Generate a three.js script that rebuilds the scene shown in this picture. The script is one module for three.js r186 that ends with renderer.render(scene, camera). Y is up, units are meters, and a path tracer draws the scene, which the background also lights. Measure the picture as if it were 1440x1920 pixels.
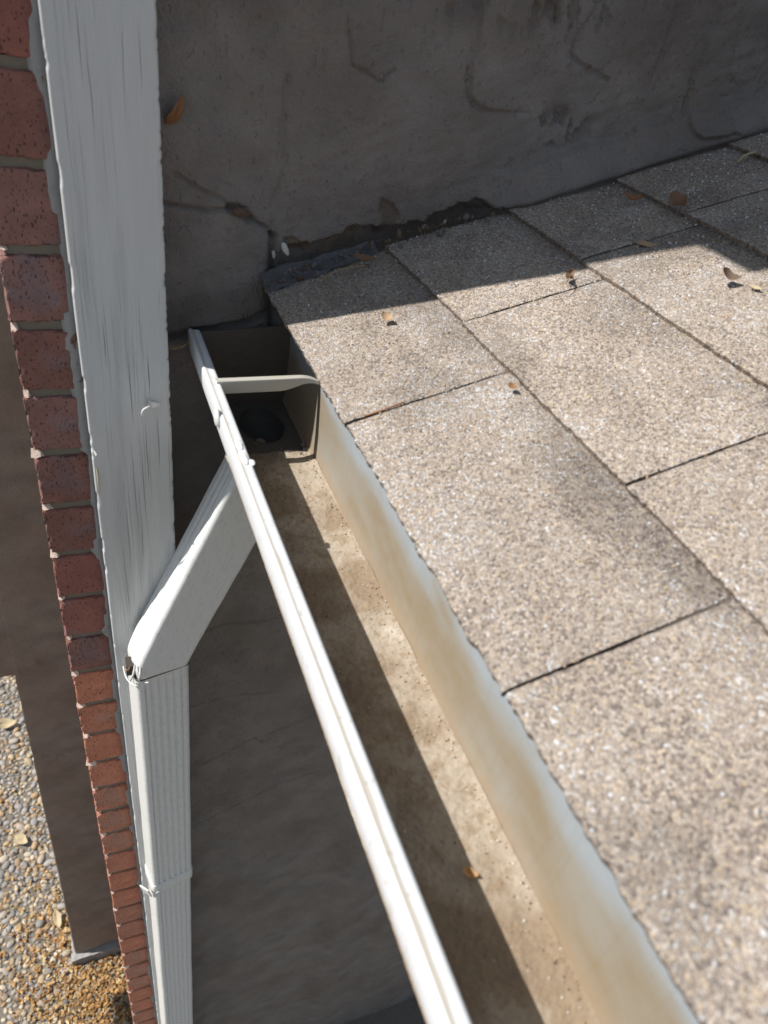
import * as THREE from 'three';
import { mergeGeometries, mergeVertices } from 'three/addons/utils/BufferGeometryUtils.js';

// ---------------------------------------------------------------- camera, sky, sun, exposure
// The eye is the origin; x runs right along the wall, -z runs away from us along the gutter, the ground is at y = -3.45.
const scene = new THREE.Scene();
const GROUND = -3.45;
const camera = new THREE.PerspectiveCamera(70.8, 0.75, 0.02, 400);
{
  const right = new THREE.Vector3(0.92394, 0.14925, 0.35223), up = new THREE.Vector3(0.10868, 0.78041, -0.61575), back = new THREE.Vector3(-0.36678, 0.60720, 0.70483);
  camera.quaternion.setFromRotationMatrix(new THREE.Matrix4().makeBasis(right, up, back));
  camera.focus = 1.15; camera.userData.fStop = 6.5;
}
scene.add(camera);
const SKY = 1.02;
const SUN = new THREE.Vector3(-1, 1.27, -0.25).normalize();
// a hazy late-morning sky, a little brighter towards the sun
{
  const w = 256, h = 128, d = new Float32Array(w * h * 4);
  for (let j = 0; j < h; j++) for (let i = 0; i < w; i++) {
    const el = ((j + 0.5) / h - 0.5) * Math.PI, az = ((i + 0.5) / w - 0.5) * 2 * Math.PI, y = Math.sin(el), x = Math.cos(el) * Math.cos(az), z = Math.cos(el) * Math.sin(az);
    const k = Math.pow(Math.max(0, 1 - Math.max(0, y)), 2.2), glow = Math.pow(Math.max(0, x * SUN.x + y * SUN.y + z * SUN.z), 6) * 0.25, o = (j * w + i) * 4;
    const c = y >= 0 ? [0.165 + 0.165 * k + glow, 0.222 + 0.175 * k + glow * 0.97, 0.318 + 0.155 * k + glow * 0.92] : [0.2, 0.18, 0.15];
    d[o] = c[0] * SKY; d[o + 1] = c[1] * SKY; d[o + 2] = c[2] * SKY; d[o + 3] = 1;
  }
  const t = new THREE.DataTexture(d, w, h, THREE.RGBAFormat, THREE.FloatType); t.mapping = THREE.EquirectangularReflectionMapping; t.magFilter = t.minFilter = THREE.LinearFilter; t.wrapS = THREE.RepeatWrapping; t.needsUpdate = true;
  scene.background = t; scene.environment = t;
}
const sun = new THREE.DirectionalLight(new THREE.Color(1, 0.965, 0.925), 5);
sun.name = 'sun'; sun.position.copy(SUN).multiplyScalar(20); sun.castShadow = true; sun.shadow.radius = 1.2;
sun.shadow.mapSize.set(4096, 4096);
Object.assign(sun.shadow.camera, { left: -4, right: 4, top: 4, bottom: -4, near: 1, far: 40 });
scene.add(sun); scene.add(sun.target);
const renderer = new THREE.WebGLRenderer({ antialias: true });
renderer.toneMapping = THREE.LinearToneMapping; renderer.toneMappingExposure = 1.14;
renderer.shadowMap.enabled = true;

// ---------------------------------------------------------------- helpers
function rng(seed) { let a = seed >>> 0; return () => { a = (a + 0x6D2B79F5) >>> 0; let t = a; t = Math.imul(t ^ (t >>> 15), t | 1); t ^= t + Math.imul(t ^ (t >>> 7), t | 61); return ((t ^ (t >>> 14)) >>> 0) / 4294967296; }; }
function h2(x, y, s = 0) { let h = Math.imul(x, 374761393) ^ Math.imul(y, 668265263) ^ Math.imul(s + 11, 2246822519); h = Math.imul(h ^ (h >>> 13), 1274126177); h ^= h >>> 16; return (h >>> 0) / 4294967296; }
const mod = (a, n) => ((a % n) + n) % n;
function vn(x, y, s = 0, px = 0, py = 0) {            // value noise 0..1; px, py: period
  const xi = Math.floor(x), yi = Math.floor(y); let fx = x - xi, fy = y - yi;
  fx = fx * fx * (3 - 2 * fx); fy = fy * fy * (3 - 2 * fy);
  const a = px ? mod(xi, px) : xi, b = px ? mod(xi + 1, px) : xi + 1, c = py ? mod(yi, py) : yi, d = py ? mod(yi + 1, py) : yi + 1;
  const p = h2(a, c, s), q = h2(b, c, s), r = h2(a, d, s), t = h2(b, d, s);
  return (p + (q - p) * fx) * (1 - fy) + (r + (t - r) * fx) * fy;
}
function fbm(x, y, s = 0, oct = 4, px = 0, py = 0) { let v = 0, a = 0.5, n = 0; for (let i = 0; i < oct; i++) { v += a * vn(x, y, s + i * 17, px, py); n += a; a *= 0.5; x *= 2; y *= 2; px *= 2; py *= 2; } return v / n; }
const clamp = (v, a = 0, b = 1) => Math.min(b, Math.max(a, v));
const ss = (a, b, v) => { const t = clamp((v - a) / (b - a)); return t * t * (3 - 2 * t); };
const mix = (a, b, t) => a + (b - a) * t;
const mix3 = (a, b, t) => [mix(a[0], b[0], t), mix(a[1], b[1], t), mix(a[2], b[2], t)];
const toS = v => { v = clamp(v); return 255 * (v <= 0.0031308 ? 12.92 * v : 1.055 * Math.pow(v, 1 / 2.4) - 0.055); };
function tex(w, h, fn, srgb) {                          // fn(i, j) -> linear [r, g, b] (srgb) or one number
  const d = new Uint8Array(w * h * 4);
  for (let j = 0; j < h; j++) for (let i = 0; i < w; i++) {
    const c = fn(i, j), k = (j * w + i) * 4;
    if (srgb) { d[k] = toS(c[0]); d[k + 1] = toS(c[1]); d[k + 2] = toS(c[2]); } else d[k] = d[k + 1] = d[k + 2] = 255 * clamp(c);
    d[k + 3] = 255;
  }
  const t = new THREE.DataTexture(d, w, h); t.magFilter = THREE.LinearFilter; t.minFilter = THREE.LinearMipmapLinearFilter; t.generateMipmaps = true;
  t.wrapS = t.wrapT = THREE.RepeatWrapping; if (srgb) t.colorSpace = THREE.SRGBColorSpace; t.needsUpdate = true; return t;
}
const M = (o) => new THREE.MeshStandardMaterial(Object.assign({ roughness: 0.8, metalness: 0, side: THREE.DoubleSide }, o));
const lin = (r, g, b) => new THREE.Color().setRGB(r, g, b);
const taken = {};
function numbered(n) { const k = taken[n] = (taken[n] ?? -1) + 1; return k ? n + '_' + String(k).padStart(3, '0') : n; }
function put(o, parent) { o.castShadow = o.receiveShadow = true; (parent ?? scene).add(o); return o; }
function part(name, geo, mat, parent) { const o = new THREE.Mesh(geo, mat); o.name = numbered(name); return put(o, parent); }
function tag(o, label, category, group) { o.userData.label = label; o.userData.category = category; if (group) o.userData.group = group; return o; }
function thing(name, label, category, pos = [0, 0, 0], group) { const o = new THREE.Group(); o.name = numbered(name); o.position.set(...pos); scene.add(o); return tag(o, label, category, group); }
function struct(name, geo, mat) { const o = part(name, geo, mat); o.userData.kind = 'structure'; return o; }
// a sheet of quads: fn(a, b) -> {p:[x,y,z], uv:[u,v], c:[r,g,b]?}
function sheet(as, bs, fn, flip) {
  const pos = [], uv = [], col = [], idx = [], na = as.length, nb = bs.length;
  for (let j = 0; j < nb; j++) for (let i = 0; i < na; i++) { const r = fn(as[i], bs[j], i, j); pos.push(...r.p); uv.push(...(r.uv ?? [0, 0])); if (r.c) col.push(...r.c); }
  for (let j = 0; j < nb - 1; j++) for (let i = 0; i < na - 1; i++) { const k = j * na + i; flip ? idx.push(k, k + na, k + 1, k + 1, k + na, k + na + 1) : idx.push(k, k + 1, k + na, k + 1, k + na + 1, k + na); }
  const g = new THREE.BufferGeometry(); g.setAttribute('position', new THREE.Float32BufferAttribute(pos, 3)); g.setAttribute('uv', new THREE.Float32BufferAttribute(uv, 2));
  if (col.length) g.setAttribute('color', new THREE.Float32BufferAttribute(col, 3));
  g.setIndex(idx); g.computeVertexNormals(); return g;
}
const range = (a, b, n) => Array.from({ length: n + 1 }, (_, i) => a + (b - a) * i / n);
// straight box with small chamfers
function bx(x0, x1, y0, y1, z0, z1, ch = 0.002) {
  const w = x1 - x0, h = y1 - y0, s = new THREE.Shape(); ch = Math.min(ch, w / 3, h / 3, (z1 - z0) / 3);
  s.moveTo(ch, 0); s.lineTo(w - ch, 0); s.lineTo(w, ch); s.lineTo(w, h - ch); s.lineTo(w - ch, h); s.lineTo(ch, h); s.lineTo(0, h - ch); s.lineTo(0, ch); s.closePath();
  const g = new THREE.ExtrudeGeometry(s, { depth: z1 - z0 - 2 * ch, bevelEnabled: true, bevelThickness: ch, bevelSize: ch * 0.999, bevelOffset: -ch, bevelSegments: 1 });
  g.translate(x0, y0, z0 + ch); return g;
}
// distance from a point to a polyline
function dline(x, y, pts) { let m = 1e9; for (let i = 0; i < pts.length - 1; i++) { const [ax, ay] = pts[i], [bx_, by] = pts[i + 1], dx = bx_ - ax, dy = by - ay, t = clamp(((x - ax) * dx + (y - ay) * dy) / (dx * dx + dy * dy)); m = Math.min(m, Math.hypot(x - ax - dx * t, y - ay - dy * t)); } return m; }
function inside(x, y, pts) { let c = false; for (let i = 0, j = pts.length - 1; i < pts.length; j = i++) { const [xi, yi] = pts[i], [xj, yj] = pts[j]; if ((yi > y) !== (yj > y) && x < (xj - xi) * (y - yi) / (yj - yi) + xi) c = !c; } return c; }

// ---------------------------------------------------------------- materials
const TILE = 0.92;                                     // metres of shingle in one tile of granules
const granules = (() => {
  const N = 2048, C = 456, cell = N / C, px = new Float32Array(C * C), py = new Float32Array(C * C), kind = new Float32Array(C * C), hh = new Float32Array(C * C);
  const r = rng(7); for (let k = 0; k < C * C; k++) { px[k] = r(); py[k] = r(); kind[k] = r(); hh[k] = r(); }
  const pal = (k, i, j) => {
    const cl = fbm(i / 26, j / 26, 5, 3, Math.round(C / 26), Math.round(C / 26)) - 0.5, v = k + cl * 0.55;
    if (v > 0.95) return [0.7, 0.71, 0.72]; if (v > 0.84) return [0.62, 0.56, 0.49]; if (v > 0.70) return [0.58, 0.46, 0.33]; if (v > 0.42) return [0.49, 0.42, 0.345]; if (v > 0.2) return [0.40, 0.33, 0.27]; if (v > 0.06) return [0.28, 0.23, 0.19]; return [0.13, 0.105, 0.09];
  };
  const colr = new Float32Array(C * C * 3); for (let j = 0; j < C; j++) for (let i = 0; i < C; i++) { const k = j * C + i, c = pal(kind[k], i, j).map((v, q) => mix(v, [0.435, 0.358, 0.3][q], 0.26)), f = 0.85 + 0.3 * hh[(k * 7 + 3) % (C * C)]; for (let q = 0; q < 3; q++) colr[k * 3 + q] = c[q] * f; }
  const map = new Uint8Array(N * N * 4), bump = new Uint8Array(N * N * 4);
  for (let j = 0; j < N; j++) for (let i = 0; i < N; i++) {
    const x = i / cell, y = j / cell, ci = Math.floor(x), cj = Math.floor(y); let d1 = 9, d2 = 9, best = 0;
    for (let b = -1; b <= 1; b++) for (let a = -1; a <= 1; a++) { const k = mod(cj + b, C) * C + mod(ci + a, C), dx = ci + a + px[k] - x, dy = cj + b + py[k] - y, d = dx * dx + dy * dy; if (d < d1) { d2 = d1; d1 = d; best = k; } else if (d < d2) d2 = d; }
    const e = Math.sqrt(d2) - Math.sqrt(d1), g = ss(0.02, 0.28, e), o = (j * N + i) * 4;
    for (let q = 0; q < 3; q++) map[o + q] = toS(mix([0.19, 0.155, 0.13][q], colr[best * 3 + q], 0.4 + 0.6 * g));
    const v = 255 * clamp(g * (0.35 + 0.65 * hh[best])); bump[o] = bump[o + 1] = bump[o + 2] = v; map[o + 3] = bump[o + 3] = 255;
  }
  const mk = (d, s) => { const t = new THREE.DataTexture(d, N, N); t.magFilter = THREE.LinearFilter; t.minFilter = THREE.LinearMipmapLinearFilter; t.generateMipmaps = true; t.wrapS = t.wrapT = THREE.RepeatWrapping; if (s) t.colorSpace = THREE.SRGBColorSpace; t.needsUpdate = true; return t; };
  return { map: mk(map, true), bump: mk(bump, false) };
})();
const mShingle = M({ map: granules.map, bumpMap: granules.bump, bumpScale: 0.0016, roughness: 0.92, vertexColors: true });
const mAsphalt = M({ color: lin(0.12, 0.098, 0.082), roughness: 0.95 });

const stuccoBump = tex(1024, 1024, (i, j) => {          // 0.5 m tile: sand, trowel drag marks
  const u = i / 1024, v = j / 1024;
  const sand = vn(u * 340, v * 340, 1, 340, 340), mid = fbm(u * 40, v * 40, 3, 3, 40, 40), drag = fbm((u + v) * 14, (v - u) * 90, 9, 3, 14, 90);
  const pit = ss(0.74, 0.82, fbm(u * 90, v * 60, 21, 2, 90, 60));
  return clamp(0.30 * sand + 0.35 * mid + 0.12 * drag + 0.22 - 0.5 * pit);
});
const stuccoMap = tex(1024, 1024, (i, j) => {
  const u = i / 1024, v = j / 1024, n = fbm(u * 12, v * 12, 31, 5, 12, 12), s = vn(u * 300, v * 300, 33, 300, 300), f = 0.72 + 0.42 * n + 0.14 * (s - 0.5);
  return mix3([0.226 * f, 0.202 * f, 0.184 * f], [0.212 * f, 0.182 * f, 0.16 * f], ss(0.4, 0.65, fbm(u * 5, v * 5, 40, 3, 5, 5)));
}, true);
const mStucco = M({ map: stuccoMap, bumpMap: stuccoBump, bumpScale: 0.0022, roughness: 0.95, vertexColors: true });
const mPier = M({ map: stuccoMap, bumpMap: stuccoBump, bumpScale: 0.0015, roughness: 0.95, color: lin(1.42, 1.27, 1.14) });

const woodTex = (() => {                               // 0.10 m wide, 1.05 m tall; cracks run up the board
  const W = 384, Hh = 2048, crack = new Float32Array(W * Hh), r = rng(31);
  const draw = (x, y, len, w, dep) => { let dx = (r() - 0.5) * 0.1; for (let t = 0; t < len; t++) { if (r() < 0.03) dx += (r() - 0.5) * 0.5; dx *= 0.97; x += dx * 0.3 + (r() - 0.5) * 0.35; const fade = Math.sin(Math.PI * (t + 1) / (len + 1)), ww = w * (0.4 + 0.6 * fade); for (let k = -3; k <= 3; k++) { const xx = Math.round(x + k), yy = mod(Math.round(y + t), Hh), d = Math.abs(xx - x); if (xx < 0 || xx >= W) continue; crack[yy * W + xx] = Math.max(crack[yy * W + xx], clamp(1.2 - d / ww) * dep * (0.35 + 0.65 * fade)); } } };
  for (let k = 0; k < 260; k++) { const yv = r(), x = 30 + r() * (W - 50), y = yv * Hh; const dens = fbm(x / 60, y / 400, 77, 2); if (dens < 0.47) continue; draw(x, y, 60 + r() * 260, 0.8 + r() * 0.8, 0.2 + r() * 0.5); }
  // the long splits seen beside the hook and low on the board
  const v2 = y => (y + 0.95) / 1.05 * Hh, x2 = x => x / 0.1 * W;
  for (const [x, y0, y1, w, d] of [[0.052, -0.5, -0.40, 1.2, 1], [0.073, -0.462, -0.4, 1.5, 1], [0.066, -0.6, -0.49, 1.2, 1], [0.081, -0.57, -0.48, 1.1, 0.9], [0.06, -0.66, -0.52, 1.0, 0.9], [0.049, -0.7, -0.5, 0.9, 0.8], [0.024, -0.1, 0.02, 1.2, 0.8], [0.03, -0.14, -0.06, 1.0, 0.8], [0.036, -0.2, -0.08, 1.0, 0.7], [0.028, -0.42, -0.36, 1.1, 0.9], [0.035, -0.75, -0.6, 1, 0.8], [0.028, -0.86, -0.66, 1, 0.7]]) draw(x2(x), v2(y0), v2(y1) - v2(y0), w * 1.5, d);
  const map = tex(W, Hh, (i, j) => { const c = crack[j * W + i], n = fbm(i / 40, j / 160, 51, 4), dirt = ss(0.55, 0.8, fbm(i / 60, j / 420, 57, 4)) * 0.13, f = (0.93 + 0.14 * (n - 0.5)) * (1 - dirt); return mix3([0.62 * f, 0.63 * f, 0.62 * f], [0.13, 0.115, 0.095], ss(0.25, 0.9, c) * 0.8); }, true);
  const bump = tex(W, Hh, (i, j) => clamp(0.55 + 0.3 * (fbm(i / 5, j / 120, 61, 3) - 0.5) + 0.16 * (fbm(i / 30, j / 60, 63, 3) - 0.5) - 0.5 * crack[j * W + i]));
  return { map, bump };
})();
const mBoard = M({ map: woodTex.map, bumpMap: woodTex.bump, bumpScale: 0.002, roughness: 0.55 });

const brickTex = (() => {                              // 0.3 m tile
  const N = 1024, pit = new Float32Array(N * N), r = rng(91);
  for (let k = 0; k < 3200; k++) { const x = r() * N, y = r() * N, w = 1.2 + 2.8 * r() * r(), l = w * (1 + r() * 2.4), d = 0.4 + r() * 0.6; for (let b = -Math.ceil(l); b <= l; b++) for (let a = -Math.ceil(w) - 1; a <= w + 1; a++) { const q = (a / w) ** 2 + (b / l) ** 2 + (r() - 0.5) * 0.4; if (q < 1) { const o = mod(Math.round(y + b), N) * N + mod(Math.round(x + a), N); pit[o] = Math.max(pit[o], d * (1 - q * 0.6)); } } }
  const map = tex(N, N, (i, j) => { const n = fbm(i / 64, j / 64, 71, 5, 16, 16), s = vn(i / 2, j / 2, 73, 512, 512), f = 0.75 + 0.45 * n + 0.2 * (s - 0.5); const fade = ss(0.55, 0.75, fbm(i / 128, j / 128, 79, 4, 8, 8)); const c = mix3([0.40 * f, 0.195 * f, 0.135 * f], [0.36 * f, 0.225 * f, 0.185 * f], fade); return mix3(c, [0.045, 0.026, 0.022], clamp(pit[j * N + i] * 0.95)); }, true);
  const bump = tex(N, N, (i, j) => clamp(0.6 + 0.35 * (fbm(i / 16, j / 16, 83, 4, 64, 64) - 0.5) + 0.2 * (vn(i / 3, j / 3, 85) - 0.5) - 0.5 * pit[j * N + i]));
  return { map, bump };
})();
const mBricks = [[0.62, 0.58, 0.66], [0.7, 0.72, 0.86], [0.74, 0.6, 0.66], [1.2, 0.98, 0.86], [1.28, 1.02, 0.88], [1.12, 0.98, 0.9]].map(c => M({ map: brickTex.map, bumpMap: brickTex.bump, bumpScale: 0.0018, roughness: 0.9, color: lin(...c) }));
const grainBump = tex(512, 512, (i, j) => clamp(0.5 + 0.5 * (vn(i / 2, j / 2, 5, 256, 256) - 0.5) + 0.6 * (fbm(i / 16, j / 16, 8, 4, 32, 32) - 0.5)));
const grainMap = tex(512, 512, (i, j) => { const f = 0.8 + 0.4 * fbm(i / 32, j / 32, 12, 5, 16, 16); return [f, f, f]; }, true);
const mCrumb = M({ color: lin(0.66, 0.52, 0.43), bumpMap: grainBump, bumpScale: 0.001, roughness: 0.95 }), mMortar = M({ color: lin(0.2, 0.172, 0.132), map: grainMap, bumpMap: grainBump, bumpScale: 0.0015, roughness: 0.95 });
const mCaulk = M({ color: lin(0.36, 0.355, 0.34), map: grainMap, bumpMap: grainBump, bumpScale: 0.0006, roughness: 0.6 });
const mPaint = M({ color: lin(0.76, 0.765, 0.73), map: grainMap, bumpMap: grainBump, bumpScale: 0.0002, roughness: 0.42 });
const mConcrete = M({ color: lin(0.36, 0.35, 0.33), map: grainMap, bumpMap: grainBump, bumpScale: 0.002, roughness: 0.95 });
const mFascia = M({ color: lin(0.6, 0.6, 0.58), map: grainMap, roughness: 0.6 });

// ---------------------------------------------------------------- ground
{
  const g = new THREE.PlaneGeometry(160, 160, 1, 1); g.rotateX(-Math.PI / 2); g.translate(0, GROUND, 0);
  const uv = g.attributes.uv; for (let i = 0; i < uv.count; i++) uv.setXY(i, uv.getX(i) * 320, uv.getY(i) * 320);
  const gm = tex(1024, 1024, (i, j) => { const f = 0.5 + 0.3 * fbm(i / 8, j / 8, 3, 4, 128, 128), k = h2(i >> 2, j >> 2, 4); return mix3([0.25 * f, 0.2 * f, 0.14 * f], [0.3 * f, 0.28 * f, 0.25 * f], k); }, true);
  const m = M({ map: gm, roughness: 0.95 });
  struct('ground', g, m);
}
{ // exposed pebbles in the paving on the sunny side of the wall
  const r = rng(5), base = new THREE.IcosahedronGeometry(1, 2), p = base.attributes.position;
  for (let i = 0; i < p.count; i++) { const v = new THREE.Vector3().fromBufferAttribute(p, i), k = 1 + 0.28 * (fbm(v.x * 1.1 + 5, v.y * 1.1 + v.z * 0.7 + 9, 3, 2) - 0.5); p.setXYZ(i, v.x * k, v.y * k, v.z * k); }
  const g = mergeVertices((base.deleteAttribute('uv'), base.deleteAttribute('normal'), base), 1e-4); g.computeVertexNormals();
  const spots = [];
  const occ = new Map(), CE = 0.02, key = (a, b) => a * 4096 + b;
  for (let k = 0; k < 60000; k++) {
    const z = -4.7 + r() * 3.95, x = -1.1 + r() * 1.15, rad = 0.0075 + 0.012 * Math.pow(r(), 1.6);
    const a = Math.floor(x / CE) + 200, b = Math.floor(-z / CE); let ok = true;
    for (let i = -2; i <= 2 && ok; i++) for (let j = -2; j <= 2 && ok; j++) for (const q of occ.get(key(a + i, b + j)) ?? []) if (Math.hypot(q[0] - x, q[1] - z) < (q[2] + rad) * 0.86) { ok = false; break; }
    if (!ok) continue; const q = [x, z, rad]; spots.push(q); const kk = key(a, b); occ.has(kk) ? occ.get(kk).push(q) : occ.set(kk, [q]);
  }
  const inst = new THREE.InstancedMesh(g, M({ roughness: 0.75 }), spots.length); inst.name = 'pebbles';
  const pal = [[0.36, 0.31, 0.25], [0.30, 0.275, 0.24], [0.45, 0.35, 0.23], [0.23, 0.21, 0.19], [0.48, 0.41, 0.31], [0.40, 0.28, 0.16], [0.32, 0.25, 0.18], [0.33, 0.31, 0.29]];
  const m4 = new THREE.Matrix4(), q4 = new THREE.Quaternion(), e = new THREE.Euler(), c = new THREE.Color();
  spots.forEach(([x, z, rad], i) => { e.set((r() - 0.5) * 0.6, r() * 6.3, (r() - 0.5) * 0.6); q4.setFromEuler(e); m4.compose(new THREE.Vector3(x, GROUND + rad * 0.12, z), q4, new THREE.Vector3(rad * (1 + 0.45 * r()), rad * (0.5 + 0.3 * r()), rad * (0.8 + 0.2 * r()))); inst.setMatrixAt(i, m4); const b = pal[Math.floor(r() * pal.length)], f = 0.8 + r() * 0.4; inst.setColorAt(i, c.setRGB(b[0] * f, b[1] * f, b[2] * f)); });
  inst.userData.kind = 'stuff'; put(inst);
  // dry chips and crumbled leaves lying thick near the foot of the bricks
  const chip = sheet([-1, -0.4, 0.4, 1], [-0.5, 0, 0.5], (a, b) => ({ p: [a * (1 - 0.5 * b * b), 0.35 * a * a - 0.3 * b * b, b * (1 - 0.3 * Math.abs(a))] }));
  const n = 5200, lit = new THREE.InstancedMesh(chip, M({ roughness: 0.85 }), n); lit.name = 'leaf_litter';
  for (let i = 0; i < n; i++) {
    let x, z, t = 0; do { z = -2.6 + r() * 1.75; x = -0.75 + r() * 0.78; t++; } while (t < 60 && r() > 0.04 + 0.96 * Math.exp(-Math.pow(Math.hypot((x + 0.19) / 0.23, (z + 1.27) / 0.35), 2)));
    const s = 0.004 + 0.009 * Math.pow(r(), 2); e.set((r() - 0.5) * 1.6, r() * 6.3, (r() - 0.5) * 1.6); q4.setFromEuler(e); m4.compose(new THREE.Vector3(x, GROUND + 0.008 + r() * 0.008, z), q4, new THREE.Vector3(s, s, s)); lit.setMatrixAt(i, m4);
    const f = 0.65 + r() * 0.6, k = r(); lit.setColorAt(i, k < 0.2 ? c.setRGB(0.5 * f, 0.38 * f, 0.2 * f) : k < 0.75 ? c.setRGB(0.46 * f, 0.27 * f, 0.1 * f) : c.setRGB(0.3 * f, 0.15 * f, 0.05 * f));
  }
  lit.userData.kind = 'stuff'; put(lit);
}

// ---------------------------------------------------------------- stucco wall
const roofY = x => -0.4215 + 0.3327 * x;               // height of the roof plane
const ZW = -0.87;
{
  const wall = thing('stucco_wall', 'shaded brown grey stucco wall, cracked and broken along the roof edge', 'wall', [0, GROUND, ZW]);
  const cracks = [
    { w: 0.0009, d: 0.003, p: [[0.446, -0.02], [0.45, -0.087], [0.458, -0.118], [0.471, -0.131], [0.51, -0.132], [0.546, -0.129]] },
    { w: 0.0009, d: 0.003, p: [[0.776, -0.06], [0.779, -0.097], [0.791, -0.127], [0.81, -0.134], [0.86, -0.122]] },
    { w: 0.0012, d: 0.004, p: [[0.59, 0.05], [0.582, 0.0], [0.57, -0.05]] },
    { w: 0.001, d: 0.004, p: [[0.3, -0.06], [0.31, -0.1], [0.345, -0.115], [0.36, -0.1]] },
    { w: 0.0013, d: 0.006, p: [[0.105, -0.258], [0.15, -0.262], [0.179, -0.259], [0.2, -0.266], [0.224, -0.282], [0.232, -0.292]] },
    { w: 0.0016, d: 0.004, p: [[0.118, -0.225], [0.14, -0.238], [0.172, -0.25], [0.18, -0.258]] },
    { w: 0.004, d: 0.009, p: [[0.181, -0.258], [0.194, -0.262], [0.204, -0.27]] },
    { w: 0.003, d: 0.012, p: [[0.232, -0.29], [0.236, -0.33], [0.239, -0.37], [0.241, -0.42]] },
    { w: 0.0035, d: 0.01, p: [[0.1, -0.42], [0.13, -0.414], [0.168, -0.409], [0.2, -0.402], [0.233, -0.388]] },
    { w: 0.0018, d: 0.004, p: [[0.24, -0.12], [0.236, -0.17], [0.243, -0.21], [0.232, -0.25], [0.23, -0.29]] },
    { w: 0.0016, d: 0.004, p: [[0.61, -0.0], [0.588, -0.045], [0.585, -0.062], [0.6, -0.07], [0.65, -0.085]] },
    { w: 0.0016, d: 0.004, p: [[0.55, 0.04], [0.548, 0.0], [0.552, -0.04]] },
    { w: 0.0013, d: 0.0032, p: [[0.12, -0.985], [0.18, -0.965], [0.26, -0.975], [0.36, -0.95], [0.5, -0.96]] },
    { w: 0.0013, d: 0.0032, p: [[0.14, -1.38], [0.19, -1.36], [0.25, -1.33], [0.29, -1.325], [0.4, -1.29]] },
    { w: 0.0013, d: 0.0032, p: [[0.25, -1.33], [0.27, -1.35], [0.3, -1.345]] },
    { w: 0.0013, d: 0.0032, p: [[0.12, -1.18], [0.2, -1.17], [0.3, -1.19]] },
    { w: 0.0013, d: 0.0032, p: [[0.12, -1.62], [0.22, -1.58], [0.33, -1.53], [0.42, -1.52]] },
    { w: 0.0013, d: 0.0032, p: [[0.15, -2.1], [0.26, -2.02], [0.38, -1.99]] }];
  // trowelled patches standing a few millimetres off the coat round them
  const patches = [
    { h: 0.007, fade: [0.47, 0.55], p: [[0.4515, -0.087], [0.447, -0.03], [0.46, 0.02], [0.75, 0.04], [0.7, -0.1], [0.56, -0.128], [0.51, -0.131], [0.471, -0.13], [0.46, -0.12]] },
    { h: 0.006, fade: [0.82, 0.95], p: [[0.778, -0.095], [0.78, 0.06], [1.4, 0.2], [1.4, 0.0], [0.88, -0.118], [0.81, -0.133], [0.79, -0.125]] },
    { h: 0.0015, p: [[0.08, -0.262], [0.15, -0.264], [0.2, -0.27], [0.232, -0.295], [0.236, -0.33], [0.238, -0.385], [0.19, -0.405], [0.08, -0.42]] },
    { h: -0.005, p: [[0.365, -0.238], [0.385, -0.245], [0.395, -0.262], [0.388, -0.285], [0.372, -0.29], [0.367, -0.268]] },
    { h: -0.006, p: [[0.245, -0.292], [0.262, -0.287], [0.285, -0.302], [0.29, -0.316], [0.25, -0.315]] },
    { h: -0.004, p: [[0.31, -0.287], [0.345, -0.283], [0.35, -0.31], [0.3, -0.316]] }];
  const jag = x => roofY(x) + 0.012 + 0.017 * ss(0.5, 0.3, x) + 0.026 * (fbm(x * 42, 3, 5, 4) - 0.42);
  const H = (x, y) => {
    let h = 0.007 * (fbm(x * 9, y * 9, 2, 3) - 0.5) + (0.0035 - 0.0021 * ss(-0.6, -1.0, y)) * (fbm((x + 0.8 * y) * 20, (y - 0.45 * x) * 95, 8, 3) - 0.5) + 0.002 * (fbm(x * 70, y * 70, 4, 2) - 0.5), t = 0, soil = 0;
    const wx = x + 0.012 * (fbm(x * 45, y * 45, 61, 3) - 0.5), wy = y + 0.012 * (fbm(x * 45, y * 45, 67, 3) - 0.5);
    for (const k of patches) if (y > -0.45 && inside(wx, wy, k.p)) { const e = ss(0, 0.005, dline(wx, wy, k.loop ??= [...k.p, k.p[0]])); h += e * k.h * (k.fade ? ss(k.fade[1], k.fade[0], x) : 1); if (k.h < 0) t = 1; }
    for (const k of cracks) { const bb = k.bb ??= [Math.min(...k.p.map(q => q[1])) - 0.02, Math.max(...k.p.map(q => q[1])) + 0.02]; if (y < bb[0] || y > bb[1]) continue; const d = dline(x + (wx - x) * 0.4, y + (wy - y) * 0.4, k.p); if (d < k.w * 3) h -= k.d * (1 - ss(k.w * 0.4, k.w * 2, d)); }
    const worn = ss(0.3, 0.45, x) * ss(0.68, 0.58, x) * ss(-0.07, -0.01, y) + ss(0.07, 0.03, Math.hypot(x - 0.6, (y + 0.142) * 2.2)) * 0.9 + 0.35 * ss(0.75, 0.9, x) * ss(-0.08, 0, y);
    if (worn > 0) { const p1 = worn * ss(0.54, 0.62, fbm(x * 75, y * 40, 121, 4)), p2 = worn * ss(0.52, 0.56, fbm(x * 24, y * 13, 131, 3)); h -= 0.006 * p1 + 0.002 * p2; soil = 0.22 * p1; }
    const ridge = vn(x * 13, y * 5, 90); if (y > -0.12 && x > 0.42) h += 0.004 * ss(0.56, 0.6, ridge) * ss(-0.12, -0.04, y);
    if (x > 0.22 && x < 0.56) { const e = jag(x), k = ss(0.22, 0.25, x) * ss(0.56, 0.5, x); if (y < e) h -= 0.028 * k * ss(e, e - 0.004, y) * ss(-0.07, -0.045, y - roofY(x)); }
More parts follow.
